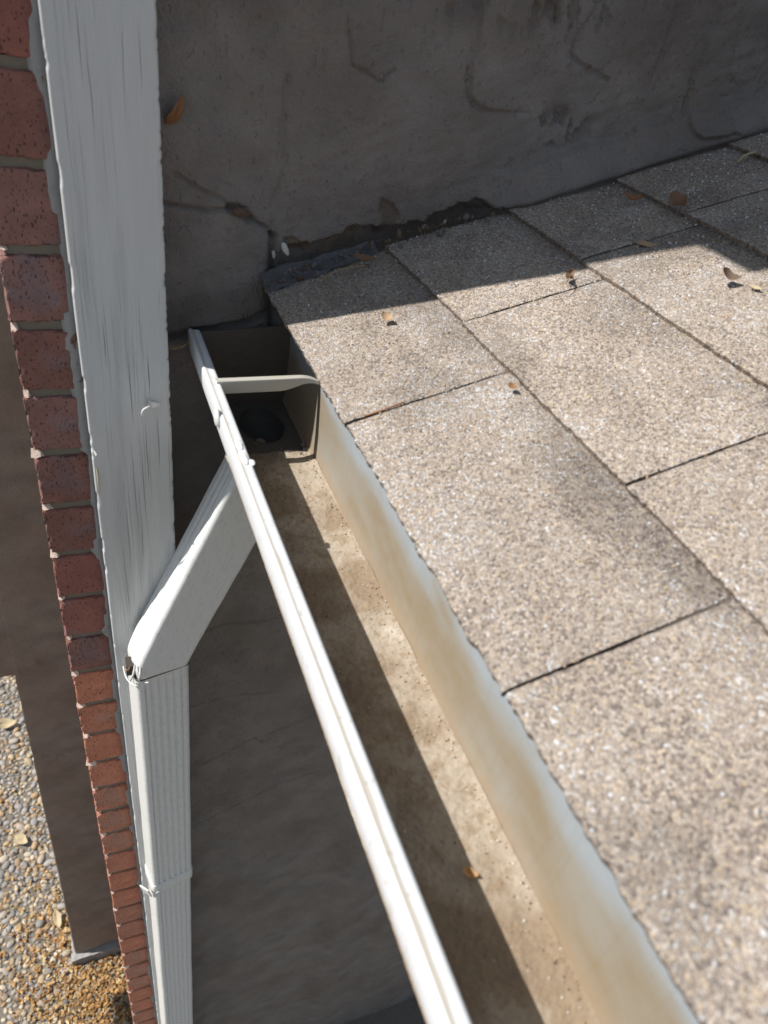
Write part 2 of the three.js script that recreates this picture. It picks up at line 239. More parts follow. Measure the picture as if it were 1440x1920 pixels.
    // the cove where stucco runs out over the roof further up
    if (x > 0.5) { const d = y - roofY(x); const b = 0.05 + 0.02 * (fbm(x * 26, 7, 5, 3) - 0.5); h += (0.024 * ss(b, 0.004, d) + 0.009 * ss(b, b - 0.004, d)) * ss(0.46, 0.58, x) - 0.008 * ss(0.01, 0.0, d) ; }
    return [h, t, soil];
  };
  const ys = [...range(GROUND, -1.72, 150), ...range(-1.716, -0.62, 380), ...range(-0.615, 0.12, 330), ...range(0.14, 1.15, 26)], xs = [...range(0.03, 0.24, 64), ...range(0.2432, 0.9, 240), ...range(0.906, 1.3, 70), ...range(1.33, 3.0, 18)];
  const coat = sheet(xs, ys, (x, y) => {
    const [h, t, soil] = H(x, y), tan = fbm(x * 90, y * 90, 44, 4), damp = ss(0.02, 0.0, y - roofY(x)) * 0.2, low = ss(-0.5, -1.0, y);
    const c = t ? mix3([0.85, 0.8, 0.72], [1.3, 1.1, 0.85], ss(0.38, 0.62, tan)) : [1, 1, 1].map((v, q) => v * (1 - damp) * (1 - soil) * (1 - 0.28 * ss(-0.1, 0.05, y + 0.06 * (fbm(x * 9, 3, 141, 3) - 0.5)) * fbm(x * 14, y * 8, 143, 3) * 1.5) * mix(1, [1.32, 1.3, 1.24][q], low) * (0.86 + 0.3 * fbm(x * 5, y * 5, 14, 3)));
    return { p: [x, y - GROUND, h], uv: [x * 2, y * 2], c };
  });
  part('render_coat', coat, mStucco, wall);
  part('wall_core', bx(0.03, 3.0, 0, 1.15 - GROUND, -0.2, -0.04, 0.004), mPier, wall);
  part('beam', bx(-0.075, 3.0, 0.72 - GROUND, 0.95 - GROUND, -0.2, 0.14, 0.004), mFascia, wall);
}

// ---------------------------------------------------------------- brick column
{
  const ZB = -0.818, col = thing('brick_column', 'narrow red brick column with grey mortar beside the white trim board', 'brick column', [-0.0307, GROUND, ZB]);
  const C = 0.08381, y0 = -0.1274 + 10 * C, r = rng(41);
  const variants = [];
  for (let v = 0; v < 5; v++) {
    const g = new THREE.BoxGeometry(0.0655, C - 0.0088, 0.092, 12, 13, 12), p = g.attributes.position, uv = g.attributes.uv, hw = 0.03275, hh = (C - 0.0088) / 2, hd = 0.046, R = 0.003, warp = (v, h, n) => { const q = Math.round((v / h + 1) / 2 * n), e = [1, 1 - 0.35 * R / h, 1 - R / h]; return q < 3 ? -e[q] * h : q > n - 3 ? e[n - q] * h : mix(-1 + R / h, 1 - R / h, (q - 2) / (n - 4)) * h; };
    for (let i = 0; i < p.count; i++) {
      let x = warp(p.getX(i), hw, 12), y = warp(p.getY(i), hh, 13), z = warp(p.getZ(i), hd, 12); const nrm = g.attributes.normal; const ax = Math.abs(nrm.getX(i)), ay = Math.abs(nrm.getY(i));
      uv.setXY(i, (ax > 0.5 ? z : x) / 0.3 + v * 0.21, (ay > 0.5 ? z : y) / 0.3 + v * 0.37);
      const cx = clamp(x, -hw + R, hw - R), cy = clamp(y, -hh + R, hh - R), cz = clamp(z, -hd + R, hd - R), d = new THREE.Vector3(x - cx, y - cy, z - cz), l = d.length(); if (l > 1e-6) d.multiplyScalar(R / l);
      const n = 0.0022 * (fbm(x * 90 + v * 9, y * 90 + z * 50, 3 + v, 3) - 0.5), edge = (Math.abs(Math.abs(x) - hw) < 0.003) + (Math.abs(Math.abs(y) - hh) < 0.003) + (Math.abs(Math.abs(z) - hd) < 0.003);
      const chip = edge > 1 ? 0.003 * ss(0.52, 0.75, vn(x * 160 + v, (y + z) * 170, 19 + v)) : 0;
      x = cx + d.x; y = cy + d.y; z = cz + d.z; const f = 1 - chip / 0.03; p.setXYZ(i, x * f + n * Math.sign(x) * ax, y * (1 - chip / 0.05) + n * Math.sign(y) * ay, z + n - chip);
    }
    const m = mergeVertices(g, 1e-5); g.computeVertexNormals(); m.computeVertexNormals(); variants.push(m);
  }
  const plan = new THREE.Shape(); plan.moveTo(-0.0275, -0.045); plan.lineTo(-0.0275, -0.0055); plan.lineTo(-0.0215, -0.0035); plan.lineTo(0.032, -0.004); plan.lineTo(0.032, -0.045); plan.closePath();
  const joint = new THREE.ExtrudeGeometry(plan, { depth: 0.0104, bevelEnabled: false }); joint.rotateX(-Math.PI / 2); joint.scale(1, 1, -1); joint.translate(0, -0.0052, 0); joint.computeVertexNormals();
  const wedge = k => { // spurs of mortar at the arris, bright where the sun catches their slanted ends
    const q = rng(300 + k), J = () => (q() - 0.5) * 0.0022, A = [-0.0042, 0.0046, -0.006], B = [-0.0042, -0.0046, -0.006], D = [0.0075, -0.0042, -0.006], E = [0.003, 0.0042, -0.006], P = [0.0026, -0.0012, 0.0016], Q = [-0.001, -0.002, 0.0004];
    const v = [A, B, D, E, P, Q].map(p => p.map(c => c + J())), f = [0, 1, 5, 0, 5, 4, 5, 1, 4, 1, 2, 4, 2, 3, 4, 3, 0, 4], g = new THREE.BufferGeometry(); g.setAttribute('position', new THREE.Float32BufferAttribute(f.flatMap(n => v[n]), 3)); g.setAttribute('uv', new THREE.Float32BufferAttribute(f.flatMap(n => [v[n][0] * 8, v[n][1] * 8]), 2)); g.computeVertexNormals(); return g; };
  const wedges = [0, 1, 2, 3, 4, 5, 6].map(wedge);
  for (let k = 0; k < 44; k++) {
    const yj = y0 - k * C; if (yj - C < GROUND - 0.05 || yj > 0.72) continue;
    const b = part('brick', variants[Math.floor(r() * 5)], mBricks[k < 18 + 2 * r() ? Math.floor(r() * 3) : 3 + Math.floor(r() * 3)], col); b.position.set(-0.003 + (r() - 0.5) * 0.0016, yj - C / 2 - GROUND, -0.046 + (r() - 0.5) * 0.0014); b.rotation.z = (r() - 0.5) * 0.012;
    const j = part('mortar_joint', joint, mMortar, col); j.position.set(-0.002, yj - GROUND, 0);
    const w = part('mortar_crumb', wedges[Math.floor(r() * 7)], mCrumb, j); w.position.set(-0.0292 + (r() - 0.5) * 0.002, (r() - 0.5) * 0.004, 0); const sc = 0.75 + r() * 0.7; w.scale.set(sc * (0.7 + 0.6 * r()), sc, 1);
  }
  part('core', bx(-0.024, 0.028, 0, 0.72 - GROUND, -0.085, -0.012, 0.002), mMortar, col);
  // caulk bead and smeared paint between brick and board
  const ys = range(GROUND, 0.72, 1300);
  part('caulk_bead', sheet([0, 0.35, 0.7, 1], ys, (a, y) => {
    const smear = 0.0055 * Math.pow(fbm(y * 34, 1, 91, 3), 1.2) + 0.006 * ss(0.66, 0.72, vn(y * 17, 2, 93)) + 0.007 * (dline(y, 0, [[-0.395, 0], [-0.375, 0]]) < 0.012) + 0.006 * (Math.abs(y + 0.86) < 0.02) + 0.006 * (Math.abs(y + 1.02) < 0.025);
    const xl = -0.0045 - smear, x = mix(xl, 0.0035, a); return { p: [x + 0.03, y - GROUND, a === 0 ? -0.004 : 0.0016 + 0.0009 * (vn(y * 60, a * 3, 95) - 0.5) - 0.004 * ss(0.6, 0.9, a)], uv: [x * 10, y * 10] };
  }), mCaulk, col);
}

// ---------------------------------------------------------------- white trim board
{
  const ZF = -0.7935, board = thing('trim_board', 'white painted wooden trim board, weathered and cracked, beside the bricks', 'trim board', [0.05, GROUND, ZF]);
  const ys = [...range(GROUND, -1.0, 300), ...range(-0.996, 0.1, 420), ...range(0.12, 0.72, 40)];
  // section from back left round the face to back right; s runs 0..1 across the face
  const sec = [[-0.0, -0.05, 0], [-0.0, -0.02, 0], ...[0, 0.25, 0.5, 0.75, 1].map(t => [0.003 * (1 - Math.cos(t * Math.PI / 2)), -0.003 * (1 - Math.sin(t * Math.PI / 2)), 0.002 + 0.03 * t]), ...range(0.0062, 0.0925, 40).map(x => [x, 0, x / 0.0965]), [0.0948, -0.0006, 0.985], [0.0962, -0.002, 0.995], [0.0966, -0.006, 1], [0.0966, -0.02, 1], [0.0966, -0.05, 1]];
  const g = sheet(sec.map((_, i) => i), ys, (i, y) => {
    const [x, z, s] = sec[i], wob = 0.0004 * (fbm(y * 9, 3, 5, 2) - 0.5) * 2, chipR = s > 0.96 ? 0.0014 * ss(0.5, 0.8, fbm(y * 190, 7, 25, 2)) : 0, chipL = s < 0.06 ? 0.0012 * ss(0.6, 0.72, fbm(y * 45, 9, 27, 4)) : 0;
    const cup = 0.0012 * (fbm(x * 50, y * 5, 33, 2) - 0.5) + 0.0011 * (fbm(x * 260, y * 9, 35, 2) - 0.5);
    return { p: [x - 0.05 + wob - chipR + chipL, y - GROUND, z + cup - chipR * 0.6 - chipL * 0.3], uv: [clamp(x / 0.1 + 0.01, 0.01, 0.99), (y + 0.95) / 1.05] };
  });
  part('board', g, mBoard, board);
  // bent nail and the flap of paint lifting round it
  const flake = (pts, w, h) => { const cur = new THREE.CatmullRomCurve3(pts.map(p => new THREE.Vector3(...p))); return sheet([-1, -0.3, 0.4, 1], range(0, 1, 10), (a, t) => { const q = cur.getPoint(t), f = w * (0.4 + 0.6 * Math.sin(Math.PI * clamp(t * 0.9 + 0.08))); return { p: [q.x + a * f * 0.35, q.y + a * f, q.z + h * (1 - a * a)] }; }); };
  const nail = part('nail', new THREE.TubeGeometry(new THREE.CatmullRomCurve3([[0.0215, -0.462, 0.001], [0.0205, -0.463, 0.015], [0.0165, -0.4615, 0.021], [0.0125, -0.463, 0.0225], [0.0105, -0.468, 0.0225], [0.0112, -0.4715, 0.0215]].map(p => new THREE.Vector3(p[0], p[1] - GROUND, p[2]))), 24, 0.0013, 8), mPaint, board);
  part('paint_flake', flake([[0.02, -0.466 - GROUND, 0.001], [0.026, -0.469 - GROUND, 0.003], [0.033, -0.47 - GROUND, 0.001]], 0.004, 0.002), mPaint, board);
  part('paint_flake', flake([[-0.046, -0.555 - GROUND, 0.0], [-0.0455, -0.575 - GROUND, 0.003], [-0.0465, -0.6 - GROUND, 0.0]], 0.003, 0.001), M({ color: lin(0.5, 0.42, 0.3), roughness: 0.8 }), board);
  part('paint_flake', flake([[-0.047, -0.53 - GROUND, 0.0], [-0.044, -0.535 - GROUND, 0.0035], [-0.042, -0.532 - GROUND, 0.001]], 0.002, 0.001), mPaint, board);
}

// ---------------------------------------------------------------- pier beyond with the opening beside it
{
  const ZP = -1.41, pier = thing('stucco_pier', 'dark shaded stucco pier on a low concrete plinth beyond the bricks', 'pier', [-0.1, GROUND, ZP]);
  const xl = y => -0.285 + 0.036 * (y - GROUND) / 1.83, r0 = 0.006;
  const ys = [...range(GROUND + 0.052, -1.61, 160), ...range(-1.60, -0.3, 40)], xs = [0, 0.15, 0.3, 0.6, 1, 1.4].map(a => a * r0).concat(range(0.012, 0.30, 50));
  const face = sheet([-2, -1, ...xs.map((_, i) => i)], ys, (i, y) => {
    const w = 0.005 * (fbm(y * 22, 5, 7, 3) - 0.5); let x, z;
    if (i < 0) { x = xl(y) + w; z = i === -2 ? -0.18 : -r0; } else { const d = xs[i]; x = xl(y) + w + d; z = d < r0 ? -r0 + Math.sqrt(Math.max(0, r0 * r0 - (r0 - d) ** 2)) : 0; }
    const crack = 0.004 * (1 - ss(0.001, 0.004, dline(x, y, [[-0.27, -2.02], [-0.22, -2.0], [-0.185, -2.03], [-0.14, -2.01]]))) + 0.005 * (1 - ss(0.002, 0.006, dline(x, y, [[-0.23, -1.62], [-0.18, -1.60], [-0.14, -1.58], [-0.12, -1.59]])));
    return { p: [x + 0.1, y - GROUND, z + 0.005 * (fbm(x * 14, y * 14, 9, 3) - 0.5) - crack], uv: [x * 2, y * 2] };
  });
  part('shaft', face, mPier, pier);
  const bs = sheet(range(-1.6, -0.19, 176), [...range(-1.635, -1.59, 5), ...range(-1.58, -0.3, 60)], (x, y, i, j) => ({ p: [x + 0.1, y - GROUND + (j === 0 ? 0.02 * (fbm(x * 25, 2, 3, 4) - 0.5) : 0), (j === 0 ? -0.014 : -0.0015) + 0.005 * (fbm(x * 14, y * 14, 9, 3) - 0.5)], uv: [x * 2, y * 2] }));
  part('lintel', mergeGeometries([bs.toNonIndexed(), bx(-1.5, -0.15, -1.62 - GROUND, -0.3 - GROUND, -0.18, -0.015, 0.003)].map(g => { g = g.index ? g.toNonIndexed() : g; for (const n of Object.keys(g.attributes)) if (!['position', 'normal', 'uv'].includes(n)) g.deleteAttribute(n); return g; })), mPier, pier);
  const pl = new THREE.BoxGeometry(0.42, 0.056, 0.24, 60, 8, 20), p = pl.attributes.position;
  for (let i = 0; i < p.count; i++) { const x = p.getX(i), y = p.getY(i), z = p.getZ(i); p.setXYZ(i, x + 0.008 * (vn(y * 50 + z * 40, z * 60, 5) - 0.5), y + 0.01 * (fbm(x * 50, z * 50, 6, 3) - 0.5), z + 0.01 * (fbm(x * 35, y * 50, 8, 3) - 0.5)); }
  pl.computeVertexNormals(); pl.translate(0.014, 0.028, -0.095);
  part('plinth', pl, mConcrete, pier);
}

// ---------------------------------------------------------------- shingle roof
{
  const PITCH = Math.atan(0.3327), cp = Math.cos(PITCH), sp = Math.sin(PITCH);
  const roof = thing('shingle_roof', 'sunlit tan asphalt shingle roof sloping up from the gutter', 'roof', [0.226, roofY(0.226) - 0.009, 0]);
  roof.rotation.z = PITCH;                              // local: x up the slope, y off the slope, z along the eave
  const r = rng(63), T = 0.0055, Z0 = -0.862, Z1 = 0.62;
  const butt = [0, 0.155, 0.316, 0.464, 0.63, 0.785, 0.94, 1.095, 1.25].map(x => x / cp);
  const first = [-0.532, -0.631, -0.642, -0.668, -0.55, -0.62, -0.54, -0.6];
  const pieces = [];
  const tab = (c, za, zb) => {
    const u0 = butt[c], u1 = butt[c + 1] + 0.03, nu = 30, nz = Math.max(8, Math.round((zb - za) / 0.0035)), seed = Math.floor(r() * 1e6), ou = r(), ov = r(), tone = 0.92 + 0.16 * r(), skew = (r() - 0.5) * 0.004, lift = 0.0006 + 0.0016 * r();
    const zs = range(za, zb, nz), top = range(0, 1, nu);
    const surf = (t, z) => {
      const rag = 0.0036 * (fbm(z * 300, 1, seed, 3) - 0.5) + 0.0015 * (fbm(z * 18, 2, seed, 2) - 0.5) + (c === 0 ? 0.0022 * (fbm(z * 340, 9, 4, 3) - 0.5) + 0.0028 * (fbm(z * 37, 3, 4, 3) - 0.5) - 0.003 : 0), side = 0.0012 * (vn(t * 16, 3, seed) - 0.5);
      const u = mix(u0 + rag + skew * ((z - za) / (zb - za) - 0.5), u1, t), zz = z + (z === za || z === zb ? side : 0);
      const edge = Math.min(t / 0.02, 1) , nearEnd = Math.min(zz - za, zb - zz);
      const y = mix(2 * T, T, ss(0, 1, t)) + lift * Math.exp(-t * 12) + 0.0008 * (fbm(u * 60, zz * 60, 7, 2) - 0.5) - 0.0012 * (1 - ss(0, 0.0035, nearEnd)) - 0.001 * (1 - edge);
      return [u, y, zz];
    };
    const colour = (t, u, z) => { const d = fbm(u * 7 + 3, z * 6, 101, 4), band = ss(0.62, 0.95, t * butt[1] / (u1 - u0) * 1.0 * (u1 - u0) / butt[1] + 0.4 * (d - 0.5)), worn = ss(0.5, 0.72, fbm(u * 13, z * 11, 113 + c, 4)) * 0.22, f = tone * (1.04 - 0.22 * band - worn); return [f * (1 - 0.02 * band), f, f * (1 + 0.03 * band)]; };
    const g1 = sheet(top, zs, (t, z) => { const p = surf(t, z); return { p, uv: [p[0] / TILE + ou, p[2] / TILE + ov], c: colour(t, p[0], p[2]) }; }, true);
    // butt edge, ends
    const g2 = sheet([0, 1], zs, (k, z) => { const p = surf(0, z); return { p: [p[0] + k * 0.0008, p[1] - k * (T + lift + 0.0006), p[2]], uv: [p[0] / TILE + ou + k * 0.005, p[2] / TILE + ov], c: [0.72, 0.7, 0.68] }; });
    const ends = [za, zb].map(z => sheet([0, 1], top, (k, t) => { const p = surf(t, z); return { p: [p[0], p[1] - k * T, p[2]], uv: [p[0] / TILE + ou, p[2] / TILE + ov + k * 0.005], c: [0.45, 0.45, 0.45] }; }));
    return mergeGeometries([g1, g2, ...ends]);
  };
  for (let c = 0; c < butt.length - 1; c++) {
    const cuts = []; for (let z = first[c] - 0.302 * 3; z < Z1; z += 0.302 + (c === 0 ? 0.011 : -0.011)) if (z > Z0 + 0.01) cuts.push(z);
    if (c === 0) cuts.splice(0, cuts.length, -0.532, -0.219, 0.09, 0.4); if (c === 1) cuts.splice(0, cuts.length, -0.631, -0.339, -0.04, 0.26);
    const edges = [Z0, ...cuts, Z1];
    for (let k = 0; k < edges.length - 1; k++) { const gap = 0.0014; const m = part('shingle', tab(c, edges[k] + gap, edges[k + 1] - gap), mShingle, roof); pieces.push(m); }
    // the dark backing strip that shows in the slots
    part('backing_strip', bx(butt[c] + 0.002, butt[c + 1] + 0.02, T * 0.2, T * 0.75, Z0, Z1, 0.0005), mAsphalt, roof);
  }
  part('deck', bx(0.012, butt[8] + 0.05, -0.016, -0.0005, Z0 - 0.004, Z1, 0.001), M({ color: lin(0.25, 0.18, 0.11) }), roof);
  // loose proud granules that catch the sun
  const g = new THREE.IcosahedronGeometry(1, 0), n = 14000, inst = new THREE.InstancedMesh(g, M({ roughness: 0.7 }), n), m4 = new THREE.Matrix4(), q = new THREE.Quaternion(), e = new THREE.Euler(), c = new THREE.Color(); inst.name = 'granules';
  for (let i = 0; i < n; i++) {
    const u = 0.004 + r() * 0.9, z = Z0 + r() * (0.1 - Z0); let k = 0; while (k < butt.length - 2 && butt[k + 1] < u) k++; const t = (u - butt[k]) / (butt[k + 1] + 0.03 - butt[k]);
    const y = mix(2 * T, T, ss(0, 1, t)) + 0.0004, s = 0.0006 + 0.0009 * Math.pow(r(), 2); e.set(r() * 6, r() * 6, r() * 6); m4.compose(new THREE.Vector3(u, y, z), q.setFromEuler(e), new THREE.Vector3(s, s * 0.8, s)); inst.setMatrixAt(i, m4);
    const w = r(), cl = fbm(u * 9, z * 9, 55, 3); w < 0.18 + (cl > 0.55 ? 0.3 : 0) ? c.setRGB(0.64, 0.65, 0.66) : w < 0.6 ? c.setRGB(0.46, 0.35, 0.22) : w < 0.85 ? c.setRGB(0.32, 0.25, 0.18) : c.setRGB(0.24, 0.19, 0.16); inst.setColorAt(i, c);
  }
  inst.userData.kind = 'stuff'; put(inst, roof);
  // metal flashing lapped against the broken stucco
  const fl = sheet(range(-0.002, 0.15, 50), range(0, 1, 14), (u, t) => { const w = (0.036 - 0.022 * u / 0.15) * (0.55 + 0.9 * fbm(u * 55, 5, 3, 4)), z = -0.866 + w * (1 - t); return { p: [u, 2 * T * (1 - 0.5 * u / 0.15) + 0.0012 + 0.007 * fbm(u * 60, t * 5, 9, 4) + 0.008 * Math.pow(t, 3) - 0.002 * (1 - t), z], uv: [u * 8, z * 8] }; });
  part('flashing', fl, M({ color: lin(0.15, 0.145, 0.145), map: grainMap, bumpMap: grainBump, bumpScale: 0.003, roughness: 0.8 }), roof);
  // fascia and soffit under the eave
  const fb = part('fascia_board', bx(0.038, 0.062, -0.235, -0.004, Z0, Z1, 0.002), mFascia, roof); fb.rotation.z = -PITCH; fb.position.set(0.004, 0.012, 0);
  const so = part('soffit', bx(0.064, 0.5, -0.225, -0.21, Z0, Z1, 0.001), mFascia, roof); so.rotation.z = -PITCH;
}

// ---------------------------------------------------------------- gutter
{
  const ZA = -0.863, ZE = 0.62, gut = thing('rain_gutter', 'white metal rain gutter with a rust stained inside along the shingle eave', 'gutter', [0.2, -0.515, ZA]);
  const L = ZE - ZA, lx = x => x - 0.2, ly = y => y + 0.515;
  // inside stains
  const W = 2048, backMap = tex(W, 256, (i, j) => {    // i along the gutter, j from floor (0) to top (255)
    const u = i / W * L * 10, v = j / 255, n1 = fbm(u * 0.9, v * 2, 5, 4), n2 = fbm(u * 1.3 + v * 0.8, v * 5, 9, 5), n3 = fbm(u * 9, v * 14, 11, 4);
    const metal = [0.36 + 0.05 * n3, 0.395 + 0.05 * n3, 0.415 + 0.05 * n3], cream = [0.36, 0.33, 0.275], ochre = [0.31, 0.235, 0.14], mud = [0.36, 0.27, 0.18];
    const line = 0.55 + 0.34 * (n1 - 0.5) + 0.2 * (n2 - 0.5);
    let c = mix3(cream, metal, ss(line - 0.06, line + 0.16, v));
    c = mix3(c, ochre, ss(0.35, 0.7, n2 * 0.6 + n1 * 0.5) * ss(line + 0.08, line - 0.12, v) * (0.3 + 0.5 * n3));
    c = mix3(c, ochre, 0.3 * ss(0.62, 0.8, n2) * ss(0.95, 0.5, v));
    const drip = ss(0.5, 0.75, fbm(u * 34, v * 1.4, 15, 3)) * ss(1.0, 0.3, v); c = mix3(c, [0.27, 0.205, 0.125], 0.13 * drip);
    return mix3(c, mud, ss(0.14, 0.0, v - 0.08 * n3) * 0.7);
  }, true);
  const mBack = M({ map: backMap, roughness: 0.5, metalness: 0.0 });
  const inner = [[0.2605, -0.372], [0.2608, -0.40], [0.2606, -0.44], [0.2598, -0.48], [0.258, -0.506], [0.2555, -0.5115]];
  const zs = range(0, L, 260);
  part('back_wall', sheet(inner.map((_, i) => i), zs, (i, z) => { const [x, y] = inner[i]; return { p: [lx(x) + 0.0012 * (fbm(z * 7, 3, 2, 2) - 0.5), ly(y), z], uv: [z / L, (y + 0.5115) / 0.14] }; }), mBack, gut);
  // floor sheet with the outlet cut through
  const fs = new THREE.Shape(); fs.moveTo(0.158, 0); fs.lineTo(0.256, 0); fs.lineTo(0.256, L); fs.lineTo(0.158, L); fs.closePath();
  const hole = new THREE.Path(); hole.absellipse(0.213, 0.062, 0.029, 0.043, 0, Math.PI * 2); fs.holes.push(hole);
  const fg = new THREE.ShapeGeometry(fs, 32); fg.rotateX(Math.PI / 2); fg.scale(1, 1, 1); { const p = fg.attributes.position; for (let i = 0; i < p.count; i++) p.setXYZ(i, p.getX(i) - 0.2, 0.001, p.getZ(i)); } fg.computeVertexNormals();
  part('floor', fg, M({ color: lin(0.11, 0.1, 0.085), map: grainMap, roughness: 0.8 }), gut);
  const ol = new THREE.LatheGeometry([[0.2, -0.026], [0.85, -0.024], [1.0, -0.006], [1.03, -0.001], [1.08, 0.0004], [1.12, -0.0004]].map(p => new THREE.Vector2(p[0] * 0.029, p[1])), 40); ol.scale(1, 1, 1.48); ol.translate(lx(0.213), 0.001, 0.062);
  part('outlet', ol, M({ color: lin(0.07, 0.068, 0.065), roughness: 0.7 }), gut);
  // dried silt on the floor
  const mudMap = tex(2048, 128, (i, j) => { const u = i / 2048 * L * 10, v = j / 127, n = fbm(u * 2.2, v * 2.2, 21, 5), f = fbm(u * 14, v * 13, 23, 4), sp = vn(u * 60, v * 60, 25); let c = mix3([0.265, 0.2, 0.135], [0.38, 0.32, 0.245], ss(0.38, 0.62, n + 0.25 * (v - 0.6))); c = mix3(c, [0.28, 0.205, 0.13], ss(0.55, 0.75, f) * 0.7); c = mix3(c, [0.55, 0.5, 0.43], ss(0.72, 0.85, n) * 0.5); c = mix3(c, [0.09, 0.065, 0.045], ss(0.84, 0.92, sp) * 0.4 * ss(0.45, 0.65, f)); return c.map(q => q * (0.9 + 0.2 * vn(u * 40, v * 40, 27))); }, true);
  const mudBump = tex(2048, 128, (i, j) => { const u = i / 2048 * L * 10, v = j / 127; return 0.6 * fbm(u * 10, v * 10, 23, 4) + 0.4 * vn(u * 50, v * 50, 25); });
  part('silt', sheet(range(0.152, 0.2575, 44), range(0.128, L, 420), (x, z) => { const e = ss(0.128, 0.15, z), bank = 0.0035 * Math.pow(clamp((x - 0.235) / 0.0225), 2) * (0.6 + 0.8 * vn(z * 30, 3, 4)); return { p: [lx(x), 0.0015 + e * (0.0012 + 0.003 * fbm(x * 40, z * 22, 31, 3) + 0.0016 * fbm(x * 260, z * 260, 37, 2) + bank), z + (z < 0.13 ? 0.006 * (vn(x * 60, 1, 3) - 0.5) : 0)], uv: [z / L, (x - 0.152) / 0.106] }; }, true), M({ map: mudMap, bumpMap: mudBump, bumpScale: 0.0016, roughness: 0.85 }), gut);
  // crumbs of roof granules washed in
  { const r = rng(88), ic = new THREE.IcosahedronGeometry(1, 0), n = 800, inst = new THREE.InstancedMesh(ic, M({ roughness: 0.8 }), n), m4 = new THREE.Matrix4(), q = new THREE.Quaternion(), e = new THREE.Euler(), c = new THREE.Color(); inst.name = 'washed_granules';
    for (let i = 0; i < n; i++) { const z = 0.14 + r() * 0.95, x = r() < 0.6 ? 0.2565 - 0.03 * r() * r() : 0.17 + 0.085 * r(), s = 0.0005 + 0.0008 * r() * r(); e.set(r() * 6, r() * 6, 0); m4.compose(new THREE.Vector3(lx(x), 0.0058 + (x > 0.247 ? 0.002 : 0), z), q.setFromEuler(e), new THREE.Vector3(s, s, s)); inst.setMatrixAt(i, m4); const w = r(); inst.setColorAt(i, w < 0.12 ? c.setRGB(0.14, 0.1, 0.075) : w < 0.75 ? c.setRGB(0.36, 0.26, 0.16) : c.setRGB(0.62, 0.58, 0.52)); }
    inst.userData.kind = 'stuff'; put(inst, gut); }
  // front: ogee face, rolled lip, inner return
  const lipMap = tex(2048, 64, (i, j) => { const u = i / 2048 * L * 10, v = j / 63, w = 0.55 + 0.26 * (fbm(u * 1.6, 1, 41, 4) - 0.5), on = ss(0.5, 0.515, v) * ss(w + 0.1, w + 0.07, v), n = 0.97 + 0.06 * (fbm(u * 10, v * 4, 43, 3) - 0.5); let c = [0.83 * n, 0.845 * n, 0.85 * n]; c = mix3(c, [0.62, 0.55, 0.44], on * 0.8); return mix3(c, [0.5, 0.46, 0.38], 0.5 * ss(0.72, 0.8, fbm(u * 24, v * 6, 47, 3))); }, true);
  const mLip = M({ map: lipMap, roughness: 0.4 });
  const prof = [[0.163, -0.517], [0.1625, -0.50], [0.158, -0.482], [0.149, -0.466], [0.1385, -0.452], [0.132, -0.440], [0.1295, -0.430], [0.1285, -0.419], [0.1285, -0.4085], [0.1292, -0.4058], [0.131, -0.4046], [0.1328, -0.4049], [0.1345, -0.4062], [0.138, -0.4064], [0.1415, -0.4068], [0.1436, -0.4082], [0.1441, -0.4108], [0.143, -0.4145], [0.1395, -0.4162], [0.134, -0.417]];
  const acc = [0]; for (let i = 1; i < prof.length; i++) acc.push(acc[i - 1] + Math.hypot(prof[i][0] - prof[i - 1][0], prof[i][1] - prof[i - 1][1]));
  const vOf = i => { const y0 = acc[7], rid = acc[10], e = acc[16]; return acc[i] < rid ? clamp(0.5 * (acc[i] - y0) / (rid - y0), 0, 0.5) : 0.5 + 0.5 * clamp((acc[i] - rid) / (e - rid)); };
  part('front_lip', sheet(prof.map((_, i) => i), range(0.0, L, 300), (i, z) => { const [x, y] = prof[i], wob = 0.0012 * (fbm(z * 6, 5, 3, 2) - 0.5) + (i === 12 ? 0.0008 * (fbm(z * 30, 2, 5, 3) - 0.5) : 0); return { p: [lx(x) + wob, ly(y) + 0.0006 * (fbm(z * 9, i * 0.1, 7, 2) - 0.5), z], uv: [z / L, vOf(i)] }; }, true), mLip, gut);
  part('front_inside', sheet([0, 1, 2, 3, 4], zs, (i, z) => { const [x, y] = [[0.1300, -0.418], [0.1335, -0.439], [0.1505, -0.465], [0.1605, -0.489], [0.164, -0.512]][i]; return { p: [lx(x) + 0.001, ly(y), z], uv: [z / L, 0.3 * i / 4] }; }), mBack, gut);
  const ec = new THREE.Shape(); [[0.2605, -0.40], ...[[0.26, -0.513]], ...prof.slice(0, 9).map(p => p)].forEach((p, i) => i ? ec.lineTo(lx(p[0]), ly(p[1])) : ec.moveTo(lx(p[0]), ly(p[1]))); ec.closePath();
  const ecg = new THREE.ExtrudeGeometry(ec, { depth: 0.002, bevelEnabled: false }); ecg.translate(0, 0, 0.003);
  part('end_cap', ecg, M({ color: lin(0.12, 0.1, 0.08), map: grainMap, bumpMap: grainBump, bumpScale: 0.002, roughness: 0.85 }), gut);
  // hanger strap across the top near the wall
  const hs = range(0, 1, 26), hc = t => { const x = mix(0.139, 0.259, t); return [lx(x), ly(-0.4035 - 0.006 * Math.pow(clamp((t - 0.8) / 0.2), 2))]; };
  const sec = [[-0.0045, -0.016], [-0.0045, -0.0015], [-0.003, 0], [0.003, 0], [0.0045, -0.0015], [0.0045, -0.016]];
  part('hanger', sheet(sec.map((_, i) => i), hs, (i, t) => { const [x, y] = hc(t), [z, dy] = sec[i], k = 1 - 0.75 * ss(0.6, 1, t); return { p: [x, y + dy * k, z + 0.1345] }; }), M({ color: lin(0.55, 0.53, 0.46), map: grainMap, roughness: 0.45, metalness: 0.15 }), gut);
